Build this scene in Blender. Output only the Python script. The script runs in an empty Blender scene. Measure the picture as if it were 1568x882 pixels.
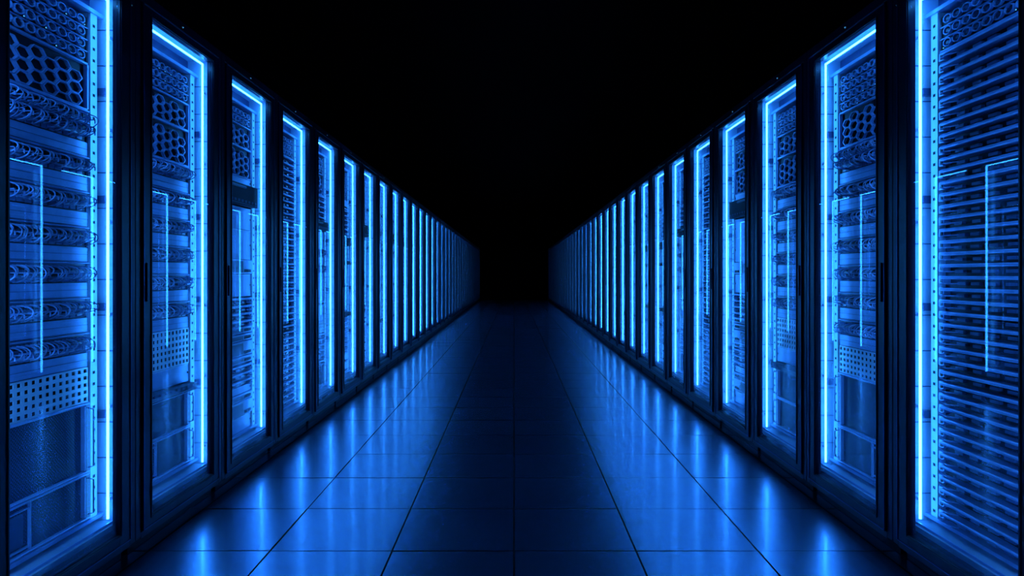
import bpy, bmesh, math, random
from mathutils import Vector, Matrix
random.seed(7)
scene = bpy.context.scene
scene.view_settings.view_transform = 'Standard'
scene.view_settings.look = 'None'

# ------------------------------------------------------------ materials
def new_mat(name):
    m = bpy.data.materials.new(name); m.use_nodes = True
    nt = m.node_tree; nt.nodes.clear()
    out = nt.nodes.new('ShaderNodeOutputMaterial')
    return m, nt, out

def pbr(name, col, rough=0.4, metal=0.0, spec=0.5, noise=0.0, nscale=30.0, coat=0.0, coat_r=0.05):
    m, nt, out = new_mat(name)
    b = nt.nodes.new('ShaderNodeBsdfPrincipled')
    b.inputs['Metallic'].default_value = metal
    b.inputs['Roughness'].default_value = rough
    b.inputs['Specular IOR Level'].default_value = spec
    b.inputs['Coat Weight'].default_value = coat
    b.inputs['Coat Roughness'].default_value = coat_r
    tc = nt.nodes.new('ShaderNodeTexCoord')
    nz = nt.nodes.new('ShaderNodeTexNoise'); nz.inputs['Scale'].default_value = nscale
    nt.links.new(tc.outputs['Object'], nz.inputs['Vector'])
    cr = nt.nodes.new('ShaderNodeValToRGB')
    lo = 1.0 - noise
    cr.color_ramp.elements[0].position = 0.3
    cr.color_ramp.elements[0].color = (col[0]*lo, col[1]*lo, col[2]*lo, 1)
    cr.color_ramp.elements[1].position = 0.7
    cr.color_ramp.elements[1].color = (*col, 1)
    nt.links.new(nz.outputs['Fac'], cr.inputs['Fac'])
    nt.links.new(cr.outputs['Color'], b.inputs['Base Color'])
    nt.links.new(b.outputs['BSDF'], out.inputs['Surface'])
    return m

M_FRAME = pbr('black_powder_coat', (0.006, 0.014, 0.050), 0.28, 0.0, 0.5, 0.2)
M_SHELL = pbr('black_cabinet_steel', (0.003, 0.006, 0.018), 0.45, 0.0, 0.3, 0.2)
M_JAMB  = pbr('pale_blue_liner', (0.34, 0.44, 0.60), 0.5, 0.0, 0.4, 0.1)
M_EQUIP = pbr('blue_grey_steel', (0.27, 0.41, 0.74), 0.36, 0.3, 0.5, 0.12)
M_EDARK = pbr('dark_blue_plastic', (0.028, 0.06, 0.17), 0.35, 0.0, 0.5, 0.2)
M_BLACK = pbr('port_black', (0.002, 0.004, 0.012), 0.5, 0.0, 0.3)
M_RAIL  = pbr('zinc_rail', (0.70, 0.83, 0.95), 0.4, 0.2, 0.5, 0.05)
M_CABLE = pbr('patch_cable', (0.11, 0.19, 0.40), 0.3, 0.0, 0.5, 0.1)
M_EDGELIT  = pbr('painted_edge_highlight', (0.08, 0.20, 0.52), 0.3, 0.8, 0.5, 0.1)  # edge highlight of the doors put into a lighter colour

def mesh_mat():
    m, nt, out = new_mat('fine_mesh_grille')
    b = nt.nodes.new('ShaderNodeBsdfPrincipled')
    tc = nt.nodes.new('ShaderNodeTexCoord')
    mp = nt.nodes.new('ShaderNodeMapping'); mp.inputs['Rotation'].default_value = (math.radians(45), 0, 0)
    nt.links.new(tc.outputs['Object'], mp.inputs['Vector'])
    v = nt.nodes.new('ShaderNodeTexVoronoi'); v.inputs['Scale'].default_value = 110
    v.inputs['Randomness'].default_value = 0.0
    nt.links.new(mp.outputs['Vector'], v.inputs['Vector'])
    cr = nt.nodes.new('ShaderNodeValToRGB')
    cr.color_ramp.elements[0].position = 0.36; cr.color_ramp.elements[0].color = (0.001, 0.002, 0.006, 1)
    cr.color_ramp.elements[1].position = 0.46; cr.color_ramp.elements[1].color = (0.018, 0.04, 0.12, 1)
    nt.links.new(v.outputs['Distance'], cr.inputs['Fac'])
    nt.links.new(cr.outputs['Color'], b.inputs['Base Color'])
    b.inputs['Roughness'].default_value = 0.5
    b.inputs['Specular IOR Level'].default_value = 0.25
    nt.links.new(b.outputs['BSDF'], out.inputs['Surface'])
    return m
M_MESH = mesh_mat()

def emit(name, col, s):
    m, nt, out = new_mat(name)
    e = nt.nodes.new('ShaderNodeEmission')
    e.inputs['Color'].default_value = (*col, 1); e.inputs['Strength'].default_value = s
    nt.links.new(e.outputs['Emission'], out.inputs['Surface'])
    return m
M_STATUS = emit('status_light', (0.1, 0.5, 1.0), 2.0)

def glass_mat():
    m, nt, out = new_mat('door_glass')
    geo = nt.nodes.new('ShaderNodeNewGeometry')
    mth = nt.nodes.new('ShaderNodeMapRange')
    mth.inputs['From Min'].default_value = 0; mth.inputs['From Max'].default_value = 1
    mth.inputs['To Min'].default_value = 1.5; mth.inputs['To Max'].default_value = 1/1.5
    nt.links.new(geo.outputs['Backfacing'], mth.inputs['Value'])
    fr = nt.nodes.new('ShaderNodeFresnel')
    nt.links.new(mth.outputs['Result'], fr.inputs['IOR'])
    tr = nt.nodes.new('ShaderNodeBsdfTransparent'); tr.inputs['Color'].default_value = (0.95, 0.98, 1, 1)
    gl = nt.nodes.new('ShaderNodeBsdfGlossy'); gl.inputs['Roughness'].default_value = 0.004
    gl.inputs['Color'].default_value = (0.85, 0.92, 1.0, 1)
    mx = nt.nodes.new('ShaderNodeMixShader')
    nt.links.new(fr.outputs['Fac'], mx.inputs['Fac'])
    nt.links.new(tr.outputs['BSDF'], mx.inputs[1]); nt.links.new(gl.outputs['BSDF'], mx.inputs[2])
    nt.links.new(mx.outputs['Shader'], out.inputs['Surface'])
    return m
M_GLASS = glass_mat()

MATS = [M_FRAME, M_SHELL, M_JAMB, M_EQUIP, M_EDARK, M_BLACK, M_RAIL, M_CABLE, M_MESH, M_STATUS, M_GLASS, M_EDGELIT]
FRAME, SHELL, JAMB, EQUIP, EDARK, BLACK, RAIL, CABLE, MESH, STATUS, GLASS, EDGELIT = range(12)

# ------------------------------------------------------------ mesh builder (d = depth into rack, u = along aisle, h = up)
class MB:
    def __init__(s): s.v = []; s.f = []; s.m = []
    def box(s, d0, d1, u0, u1, h0, h1, m):
        b = len(s.v)
        s.v += [(d0,u0,h0),(d1,u0,h0),(d1,u1,h0),(d0,u1,h0),(d0,u0,h1),(d1,u0,h1),(d1,u1,h1),(d0,u1,h1)]
        for q in ((0,3,2,1),(4,5,6,7),(0,1,5,4),(1,2,6,5),(2,3,7,6),(3,0,4,7)):
            s.f.append(tuple(b+i for i in q)); s.m.append(m)
    def wedge(s, d0, d1, u0, u1, h0, h1, m, t=0.3):
        b = len(s.v); k = (h1-h0)*t; dc = d0+k
        prof = [(dc,h0),(d1,h0),(d1,h1),(dc,h1),(d0,h1-k),(d0,h0+k)]
        n = len(prof)
        for u in (u0,u1):
            s.v += [(p[0],u,p[1]) for p in prof]
        for i in range(n):
            j = (i+1)%n
            s.f.append((b+j,b+i,b+n+i,b+n+j)); s.m.append(m)
        s.f.append(tuple(b+i for i in range(n))); s.m.append(m)
        s.f.append(tuple(b+n+i for i in reversed(range(n)))); s.m.append(m)
    def ring(s, d0, d1, uc, hc, ru, rh, t, m, n=6, rot=0.0):
        b = len(s.v)
        for (d, k) in ((d0,1.0),(d0,1-t),(d1,1.0),(d1,1-t)):
            for i in range(n):
                a = rot + 2*math.pi*i/n
                s.v.append((d, uc+ru*k*math.cos(a), hc+rh*k*math.sin(a)))
        for i in range(n):
            j=(i+1)%n
            s.f.append((b+i, b+n+i, b+n+j, b+j)); s.m.append(m)
            s.f.append((b+i, b+j, b+2*n+j, b+2*n+i)); s.m.append(m)
            s.f.append((b+n+j, b+n+i, b+3*n+i, b+3*n+j)); s.m.append(m)
    def tube(s, pts, r, m, n=5):
        b = len(s.v); L = len(pts)
        for i, p in enumerate(pts):
            p = Vector(p)
            a = Vector(pts[max(i-1,0)]); c = Vector(pts[min(i+1,L-1)])
            t = (c-a).normalized()
            x = t.cross(Vector((0,1,0)))
            if x.length < 1e-4: x = t.cross(Vector((1,0,0)))
            x.normalize(); y = t.cross(x)
            for k in range(n):
                an = 2*math.pi*k/n
                s.v.append(tuple(p + x*r*math.cos(an) + y*r*math.sin(an)))
        for i in range(L-1):
            for k in range(n):
                k2=(k+1)%n
                s.f.append((b+i*n+k, b+i*n+k2, b+(i+1)*n+k2, b+(i+1)*n+k)); s.m.append(m)
    def mesh(s, name, side, bevel=0.0, mats=MATS):
        me = bpy.data.meshes.new(name)
        vs = [(side*d, u, h) for d,u,h in s.v]
        fs = s.f if side > 0 else [tuple(reversed(f)) for f in s.f]
        me.from_pydata(vs, [], fs)
        used = sorted(set(s.m)); remap = {k:i for i,k in enumerate(used)}
        for k in used: me.materials.append(mats[k])
        me.polygons.foreach_set('material_index', [remap[k] for k in s.m])
        if bevel > 0:
            bm = bmesh.new(); bm.from_mesh(me)
            bmesh.ops.bevel(bm, geom=list(bm.edges), offset=bevel, segments=2, affect='EDGES', profile=0.5)
            bm.to_mesh(me); bm.free()
        me.update()
        return me

U0, U1 = 0.04, 0.555       # equipment span
DE = 0.116                 # equipment face depth
UH = 0.0445

# ------------------------------------------------------------ equipment units
def blank(b, h0, n):
    h1 = h0+n*UH
    b.box(DE, DE+.02, U0, U1, h0+.001, h1-.001, EQUIP)
    b.box(DE-.003, DE, U0+.01, U1-.01, h1-.006, h1-.003, RAIL)
    for u in (U0+.012, U1-.012):
        b.ring(DE-.003, DE, u, (h0+h1)/2, .005, .005, .6, BLACK, 6)

def cable_row(b, h0):
    h1 = h0+UH
    b.box(DE+.004, DE+.03, U0, U1, h0+.001, h1-.001, EDARK)
    b.wedge(DE-.008, DE+.004, U0, U1, h1-.007, h1-.002, EQUIP)
    n = 24
    for i in range(n):
        u = U0+.012+(U1-U0-.024)*(i+.5)/n
        b.box(DE, DE+.004, u-.007, u+.007, h0+.012, h0+.030, BLACK)
        sag = random.uniform(.030, .046); out = random.uniform(.034, .056); sh = random.uniform(-.008,.010)
        pts = []
        for k in range(9):
            a = math.pi*k/8
            pts.append((DE-out*math.sin(a), u+sh*k/8+.004*math.sin(a*2), h0+.028-(sag)*(1-math.cos(a))/2*1.25))
        b.tube(pts, .0024, EQUIP if i%3==0 else CABLE)
        if i%2==0:
            b.box(DE-.050, DE, u+.009, u+.0115, h0+.000, h0+.004, EQUIP)
            b.box(DE-.050, DE-.046, u+.009, u+.0115, h0-.012, h0+.004, EQUIP)

def cable_group(b, h0):      # 3U: manager with loops, keystone strip, blank
    cable_row(b, h0+2*UH)
    b.tube([(DE-.012, U0+.01, h0+2*UH-.006), (DE-.020, U0+.2, h0+2*UH-.014), (DE-.020, U0+.35, h0+2*UH-.013), (DE-.012, U1-.01, h0+2*UH-.006)], .006, CABLE, 6)
    b.box(DE+.006, DE+.02, U0, U1, h0+UH+.001, h0+2*UH-.001, BLACK)
    for i in range(12):
        u = U0+.03+(U1-U0-.06)*(i+.5)/12
        b.box(DE-.000, DE+.006, u-.015, u+.015, h0+UH+.016, h0+UH+.034, CABLE)
    b.box(DE, DE+.02, U0, U1, h0+.001, h0+UH+.010, EQUIP)
    b.box(DE-.002, DE, U0, U1, h0+.002, h0+.004, EDARK)
    b.box(DE-.002, DE, U0, U1, h0+.028, h0+.0295, EDARK)

def hexpanel(b, h0, n):
    h1 = h0+n*UH
    b.box(DE+.012, DE+.03, U0, U1, h0, h1, BLACK)
    t=.005
    b.box(DE-.004, DE+.012, U0, U1, h1-t, h1, EQUIP); b.box(DE-.004, DE+.012, U0, U1, h0, h0+t, EQUIP)
    b.box(DE-.004, DE+.012, U0, U0+.008, h0, h1, EQUIP); b.box(DE-.004, DE+.012, U1-.008, U1, h0, h1, EQUIP)
    rh = .0235; ru = .042
    du = ru*1.56; dh = rh*math.sqrt(3)*1.04
    cols = int((U1-U0-.03)/du)
    for c in range(cols):
        u = U0+.048+c*du
        off = dh/2 if c%2 else 0
        h = h0+.008+dh/2+off
        while h+dh/2 < h1-.002:
            b.ring(DE-.002, DE+.010, u, h, ru, rh, .13, EQUIP, 6)
            h += dh

def drives(b, h0, n):
    for r in range(n):
        hh = h0+r*UH
        b.box(DE+.006, DE+.03, U0, U1, hh, hh+UH, BLACK)
        b.box(DE-.002, DE+.01, U0, U1, hh, hh+.003, EQUIP)
        k = 9
        for i in range(k):
            u = U0+.02+(U1-U0-.04)*(i+.5)/k
            b.ring(DE-.006, DE+.006, u, hh+.025, .024, .0165, .17, EQUIP, 8, math.pi/8)
            b.box(DE-.002, DE+.004, u-.010, u+.010, hh+.019, hh+.030, EDARK)
            if random.random()<.15: b.box(DE-.008, DE-.006, u+.016, u+.019, hh+.006, hh+.009, STATUS)

def perf(b, h0, n):
    h1=h0+n*UH
    b.box(DE+.008, DE+.03, U0, U1, h0, h1, BLACK)
    rows = int(n*1.7); cols = 15
    hh=(h1-h0)/rows; w=(U1-U0)/cols
    for r in range(rows+1):
        y=h0+r*hh; b.box(DE-.002, DE+.002, U0, U1, max(h0,y-.0065), min(h1,y+.0065), RAIL)
    for c in range(cols+1):
        u=U0+c*w; b.box(DE-.0015, DE+.002, max(U0,u-.008), min(U1,u+.008), h0, h1, RAIL)

def meshserver(b, h0, n):
    h1=h0+n*UH; t=.008
    b.box(DE+.004, DE+.03, U0, U1, h0, h1, MESH)
    b.wedge(DE-.012, DE+.004, U0, U1, h1-t-.001, h1-.001, EQUIP); b.wedge(DE-.012, DE+.004, U0, U1, h0+.001, h0+t, EQUIP)
    b.box(DE-.010, DE+.004, U0, U0+.02, h0, h1, EDARK); b.box(DE-.010, DE+.004, U1-.025, U1, h0, h1, EDARK)
    b.box(DE-.012, DE+.004, U1-.035, U1-.031, h0+.012, h1-.012, EQUIP)
    b.tube([(DE-.01,U1-.012,h0+.02),(DE-.03,U1-.012,h0+.026),(DE-.03,U1-.012,h1-.026),(DE-.01,U1-.012,h1-.02)], .003, CABLE)

def bayserver(b, h0, n):      # mesh server with latch bay on the near side
    meshserver(b,h0,n); h1=h0+n*UH
    b.box(DE-.006, DE+.004, U0+.20, U0+.205, h0+.01, h1-.01, EQUIP)
    for (a,c) in ((h0+.02,h0+.024),(h1-.03,h1-.026)): b.box(DE-.006, DE+.004, U0+.02, U0+.20, a, c, EQUIP)
    b.box(DE-.004, DE+.004, U0+.04, U0+.17, h0+.035, h1-.04, EDARK)

def slat(b, h0, n=1):
    for r in range(n):
        hh=h0+r*UH
        b.box(DE+.020, DE+.035, U0, U1, hh, hh+UH, BLACK)
        b.wedge(DE-.022, DE+.02, U0+.004, U1-.03, hh+.024, hh+.036, EQUIP, .35)
        b.box(DE-.006, DE+.02, U1-.030, U1, hh+.008, hh+.036, EQUIP)
        b.box(DE-.010, DE-.006, U1-.022, U1-.012, hh+.012, hh+.030, BLACK)
        for i in range(5):
            u=U0+.05+i*.085+random.uniform(-.01,.01)
            b.box(DE+.006, DE+.020, u, u+.045, hh+.003, hh+.014, CABLE)
        b.tube([(DE-.008,U1-.035,hh+.010),(DE-.032,U1-.05,hh+.009),(DE-.034,U1-.09,hh+.007),(DE-.010,U1-.12,hh+.008)], .0026, EQUIP)

def server(b, h0, n=1):
    h1=h0+n*UH
    b.wedge(DE-.012, DE+.02, U0, U1, h0+.002, h1-.002, EQUIP, .12/n)
    b.box(DE-.014, DE-.010, U0+.04, U1-.15, h0+.010, h1-.012, EDARK)
    for i in range(6):
        u=U1-.13+i*.018; b.box(DE-.014,DE-.010,u,u+.011,h0+.012,h0+.030,BLACK)
    b.box(DE-.015, DE-.012, U0+.02, U0+.024, h0+.015, h0+.019, STATUS)

def darkbox(b, h0, n):
    h1=h0+n*UH
    b.box(DE-.045, DE+.02, U0+.005, U1-.005, h0+.006, h1-.006, BLACK)
    b.box(DE-.048, DE-.045, U0+.02, U1-.02, h0+.012, h0+.016, EDARK)
    b.wedge(DE-.055, DE-.045, U0+.03, U1-.2, h1-.03, h1-.018, EDARK)
    for i in range(9):
        u=U0+.06+i*.05; b.box(DE-.047, DE-.045, u, u+.03, h0+.022, h0+.036, EDARK)

H0 = 0.20
def build_equip(t):
    b = MB(); h = H0
    if t=='A':
        seq=[(bayserver,4),(meshserver,6),(perf,3)]+[(cable_group,3)]*7+[(cable_row,1),(hexpanel,4),(drives,4)]
    elif t=='A2':
        seq=[(bayserver,4),(meshserver,4),(darkbox,1),(blank,2),(perf,4)]+[(cable_group,3)]*6+[(hexpanel,4),(hexpanel,3),(drives,3)]
    elif t=='B':
        seq=[(blank,2),(server,2),(server,1),(blank,1),(slat,3),(server,1),(server,2),(server,1),(server,1),(slat,4),(blank,3),(server,2),(blank,4),(blank,3),(darkbox,3),(blank,1),(hexpanel,4),(hexpanel,3),(drives,2)]
    elif t=='C':
        seq=[(slat,40),(drives,3)]
    elif t=='D':
        seq=[(meshserver,4),(slat,6),(perf,2),(blank,3),(server,1),(blank,4),(cable_group,3),(cable_group,3),(blank,3),(darkbox,2),(slat,5),(hexpanel,4),(drives,3)]
    else:
        seq=[(server,2),(server,2),(slat,8),(darkbox,1),(blank,5),(server,1),(blank,4),(darkbox,1),(blank,3),(darkbox,2),(slat,6),(server,2),(drives,6)]
    for fn,n in seq:
        if fn in (cable_group, cable_row): fn(b,h)
        else: fn(b,h,n)
        h += n*UH
    return b

# ------------------------------------------------------------ cabinet pieces
def build_cabinet():
    b = MB()
    a0, a1 = -.113, .683
    D = .95
    b.box(.034, D, a0, a0+.03, .06, 2.29, SHELL)
    b.box(.034, D, a1-.03, a1, .06, 2.29, SHELL)
    b.box(.034, D, a0+.03, a1-.03, 2.24, 2.29, SHELL)
    b.box(.034, D, a0+.03, a1-.03, .06, .12, SHELL)
    b.box(D-.02, D, a0+.03, a1-.03, .12, 2.24, SHELL)
    b.box(.05, D-.02, a0+.02, a1-.02, 0.0, .06, SHELL)       # plinth
    b.box(.006, .034, a0, a0+.038, .06, 2.29, FRAME)
    b.box(.006, .034, a1-.038, a1, .06, 2.29, FRAME)
    b.box(.006, .034, a0+.038, a1-.038, 2.25, 2.29, FRAME)
    b.box(.006, .034, a0+.038, a1-.038, .055, .08, FRAME)
    b.box(.10, .14, a0+.05, a1-.05, 2.29, 2.31, FRAME)
    b.box(.003, .008, .27, .277, 2.262, 2.269, STATUS)
    b.box(.003, .008, .655, .660, 2.20, 2.205, STATUS)
    return b

def build_liner():
    b = MB()
    b.box(.034, .165, .630, .645, .165, 2.222, JAMB)         # far inner wall
    b.box(.034, .165, -.06, -.045, .165, 2.222, JAMB)       # near inner wall
    b.box(.034, .165, -.06, .645, 2.222, 2.236, JAMB)        # inner ceiling
    b.box(.034, .165, -.06, .645, .145, .165, JAMB)          # sill
    b.box(.155, .165, -.045, .630, .165, 2.222, EDARK)      # back of rail bay
    b.box(.10, .155, -.045, .630, 2.135, 2.15, EQUIP)       # header bar
    b.box(.10, .155, -.045, .630, .185, .198, EQUIP)
    b.box(.045, .05, -.045, .630, .165, .175, EQUIP)
    for i in range(14):
        h=.27+i*.14
        b.box(.036,.150,.6285,.630,h,h+.004,EDARK)
        if i in (2,5,8,11): b.box(.085,.150,.612,.630,h+.02,h+.05,EDARK)
    for i in range(6):
        b.box(.064,.072,.608,.630,.25+i*.36,.262+i*.36,RAIL)
    return b

def build_rails():
    b = MB()
    for (u0,u1) in ((.560,.600),(-.005,.035)):
        b.box(.108,.112,u0,u1,.198,2.135,RAIL)
        b.box(.112,.15,u0 if u0>.3 else u1-.004,(u0+.004) if u0>.3 else u1,.198,2.135,RAIL)
        h=.215
        while h<2.12:
            b.box(.1072,.108,(u0+u1)/2-.007,(u0+u1)/2+.007,h,h+.011,BLACK); h+=.0445
    return b

def build_door():
    b = MB()
    o0,o1,g0,g1 = -.070,.640,0.0,.570
    t0,t1,k0,k1 = .085,2.245,.130,2.200
    b.box(0,.030,o0,g0,t0,t1,FRAME); b.box(0,.030,g1,o1,t0,t1,FRAME)
    b.box(0.0005,.0295,g0,g1,k1,t1,FRAME); b.box(0.0005,.0295,g0,g1,t0,k0,FRAME)
    for (a,c) in ((g0-.012,g0-.004),(g1+.004,g1+.012)): b.box(-.004,.002,a,c,k0-.012,k1+.012,FRAME)
    for (a,c) in ((k0-.012,k0-.004),(k1+.004,k1+.012)): b.box(-.004,.002,g0-.004,g1+.004,a,c,FRAME)
    # thin strips round the door edge, lighter colour standing in for lit edges
    for (a,c) in ((o0,o0+.005),(o1-.005,o1)): b.box(-.004,.001,a,c,t0,t1,EDGELIT)
    for (a,c) in ((t0,t0+.005),(t1-.006,t1)): b.box(-.004,.001,o0+.005,o1-.005,a,c,EDGELIT)
    b.box(-.008,-.001,o0+.018,o0+.030,1.02,1.18,FRAME)
    for h in (.35,1.15,1.95): b.box(0,.02,o1,o1+.008,h,h+.07,FRAME)
    return b

def build_glass():
    b = MB(); b.box(.010,.015,.0,.570,.130,2.200,GLASS); return b

def build_led():
    b = MB()
    b.box(.0645,.0715,.600,.607,.180,2.196,0)
    b.box(.0645,.0715,-.04,.607,2.196,2.203,0)
    # wide emitter added out of view behind the near jamb to brighten the equipment
    b.box(.040,.066,-.0445,-.040,.20,2.16,1)
    return b

data = {}
for side,sn in ((1,'r'),(-1,'l')):
    data[('cab',side)] = build_cabinet().mesh('cabinet_shell_'+sn, side, .002)
    data[('liner',side)] = build_liner().mesh('inner_liner_'+sn, side)
    data[('rails',side)] = build_rails().mesh('mounting_rails_'+sn, side)
    data[('door',side)] = build_door().mesh('door_frame_'+sn, side, .0014)
    data[('glass',side)] = build_glass().mesh('glass_pane_'+sn, side)
for t in ('A','A2','B','C','D','E'):
    b = build_equip(t)
    for side in (1,-1): data[(t,side)] = b.mesh('equipment_%s_%d'%(t,side), side)

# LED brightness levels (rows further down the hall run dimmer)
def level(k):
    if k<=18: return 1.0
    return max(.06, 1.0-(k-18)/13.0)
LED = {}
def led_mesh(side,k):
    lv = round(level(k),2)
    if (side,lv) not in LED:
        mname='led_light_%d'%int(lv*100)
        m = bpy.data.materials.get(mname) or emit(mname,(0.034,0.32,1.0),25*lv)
        m2 = bpy.data.materials.get(mname+'_added_fill') or emit(mname+'_added_fill',(0.06,0.36,1.0),21*lv)  # second material: unseen fill emitter added for the equipment
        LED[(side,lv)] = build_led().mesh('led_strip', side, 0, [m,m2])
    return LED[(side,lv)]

seqL = {0:'A',1:'A2',2:'B',3:'C',4:'D',5:'E',6:'B'}
seqR = {0:'C',1:'A',2:'A2',3:'B',4:'C',5:'D',6:'E'}
def link(name, me, parent):
    o = bpy.data.objects.new(name, me); scene.collection.objects.link(o); o.parent = parent; return o

XF = 1.514
for k in range(-3, 35):
    for side in (-1,1):
        e = bpy.data.objects.new('server_rack', None); e.empty_display_size=.2
        scene.collection.objects.link(e)
        e.location = (side*XF, 2.031+.8*k, 0)
        seq = seqL if side<0 else seqR
        t = seq.get(k) or random.choice(['A2','B','C','D','E','E','B'])
        link('cabinet_shell', data[('cab',side)], e)
        link('inner_liner', data[('liner',side)], e)
        link('mounting_rails', data[('rails',side)], e)
        link('door_frame', data[('door',side)], e)
        link('glass_pane', data[('glass',side)], e)
        link('equipment', data[(t,side)], e)
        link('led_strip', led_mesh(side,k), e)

# ------------------------------------------------------------ floor
Y0, Y1, XW, HC = -2.0, 30.6, 3.0, 3.8
M_SUB = pbr('floor_seam', (0.002,0.003,0.008), 0.6)
def floor_mat():
    m, nt, out = new_mat('polished_raised_floor_tile')
    b = nt.nodes.new('ShaderNodeBsdfPrincipled')
    tc = nt.nodes.new('ShaderNodeTexCoord')
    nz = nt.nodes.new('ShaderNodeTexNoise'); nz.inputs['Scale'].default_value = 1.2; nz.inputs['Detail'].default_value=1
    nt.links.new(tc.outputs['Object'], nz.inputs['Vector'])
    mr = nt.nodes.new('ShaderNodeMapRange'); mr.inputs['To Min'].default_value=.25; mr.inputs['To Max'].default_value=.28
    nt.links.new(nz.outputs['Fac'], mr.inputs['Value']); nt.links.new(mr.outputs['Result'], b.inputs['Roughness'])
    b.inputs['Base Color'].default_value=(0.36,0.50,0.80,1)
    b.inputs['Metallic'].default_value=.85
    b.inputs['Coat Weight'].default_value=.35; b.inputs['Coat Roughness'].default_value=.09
    nt.links.new(b.outputs['BSDF'], out.inputs['Surface'])
    return m
M_FLOOR = floor_mat()
v=[];f=[];mi=[]
def quad(a): 
    n=len(v); v.extend(a); f.append((n,n+1,n+2,n+3))
quad([(-XW,Y0,-.006),(XW,Y0,-.006),(XW,Y1,-.006),(-XW,Y1,-.006)]); mi.append(1)
g=.0035; T=.5
yy=2.774-T*10
while yy+g < Y1:
    for c in range(-6,6):
        x0,x1=c*T+g,(c+1)*T-g; y0,y1=max(yy+g,Y0),min(yy+T-g,Y1)
        if y1<=y0: continue
        tx,ty=random.gauss(0,.0018),random.gauss(0,.0018)
        z=lambda sx,sy:-.0015+ (tx*sx+ty*sy)*.25
        quad([(x0,y0,z(-1,-1)),(x1,y0,z(1,-1)),(x1,y1,z(1,1)),(x0,y1,z(-1,1))]); mi.append(0)
    yy+=T
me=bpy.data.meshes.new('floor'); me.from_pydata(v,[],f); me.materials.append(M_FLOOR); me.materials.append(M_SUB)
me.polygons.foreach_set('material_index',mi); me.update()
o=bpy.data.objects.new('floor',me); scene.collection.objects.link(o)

# ------------------------------------------------------------ room shell
M_WALL = pbr('matte_black_wall', (0.004,0.0045,0.005), 1.0, 0, 0.0, .2, 3)
def slab(name, x0,x1,y0,y1,z0,z1):
    b=MB(); b.box(x0,x1,y0,y1,z0,z1,0)
    me=b.mesh(name,1,0,[M_WALL]); o=bpy.data.objects.new(name,me); scene.collection.objects.link(o)
slab('wall_left',-XW-.1,-XW,Y0,Y1,0,HC); slab('wall_right',XW,XW+.1,Y0,Y1,0,HC)
slab('wall_back',-XW-.1,XW+.1,Y1,Y1+.1,0,HC); slab('wall_front',-XW-.1,XW+.1,Y0-.1,Y0,0,HC)
slab('ceiling',-XW-.1,XW+.1,Y0-.1,Y1+.1,HC,HC+.1)

w=bpy.data.worlds.new('world'); scene.world=w; w.use_nodes=True
w.node_tree.nodes['Background'].inputs['Color'].default_value=(0,0,0,1)

cam=bpy.data.cameras.new('camera'); co=bpy.data.objects.new('camera',cam); scene.collection.objects.link(co)
co.location=(0,0,1.13); co.rotation_euler=(math.radians(90),0,0)
cam.sensor_width=36; cam.lens=1057/1600*36; cam.shift_x=-.002; cam.shift_y=-.01275
cam.clip_start=.05; cam.clip_end=100
scene.camera=co
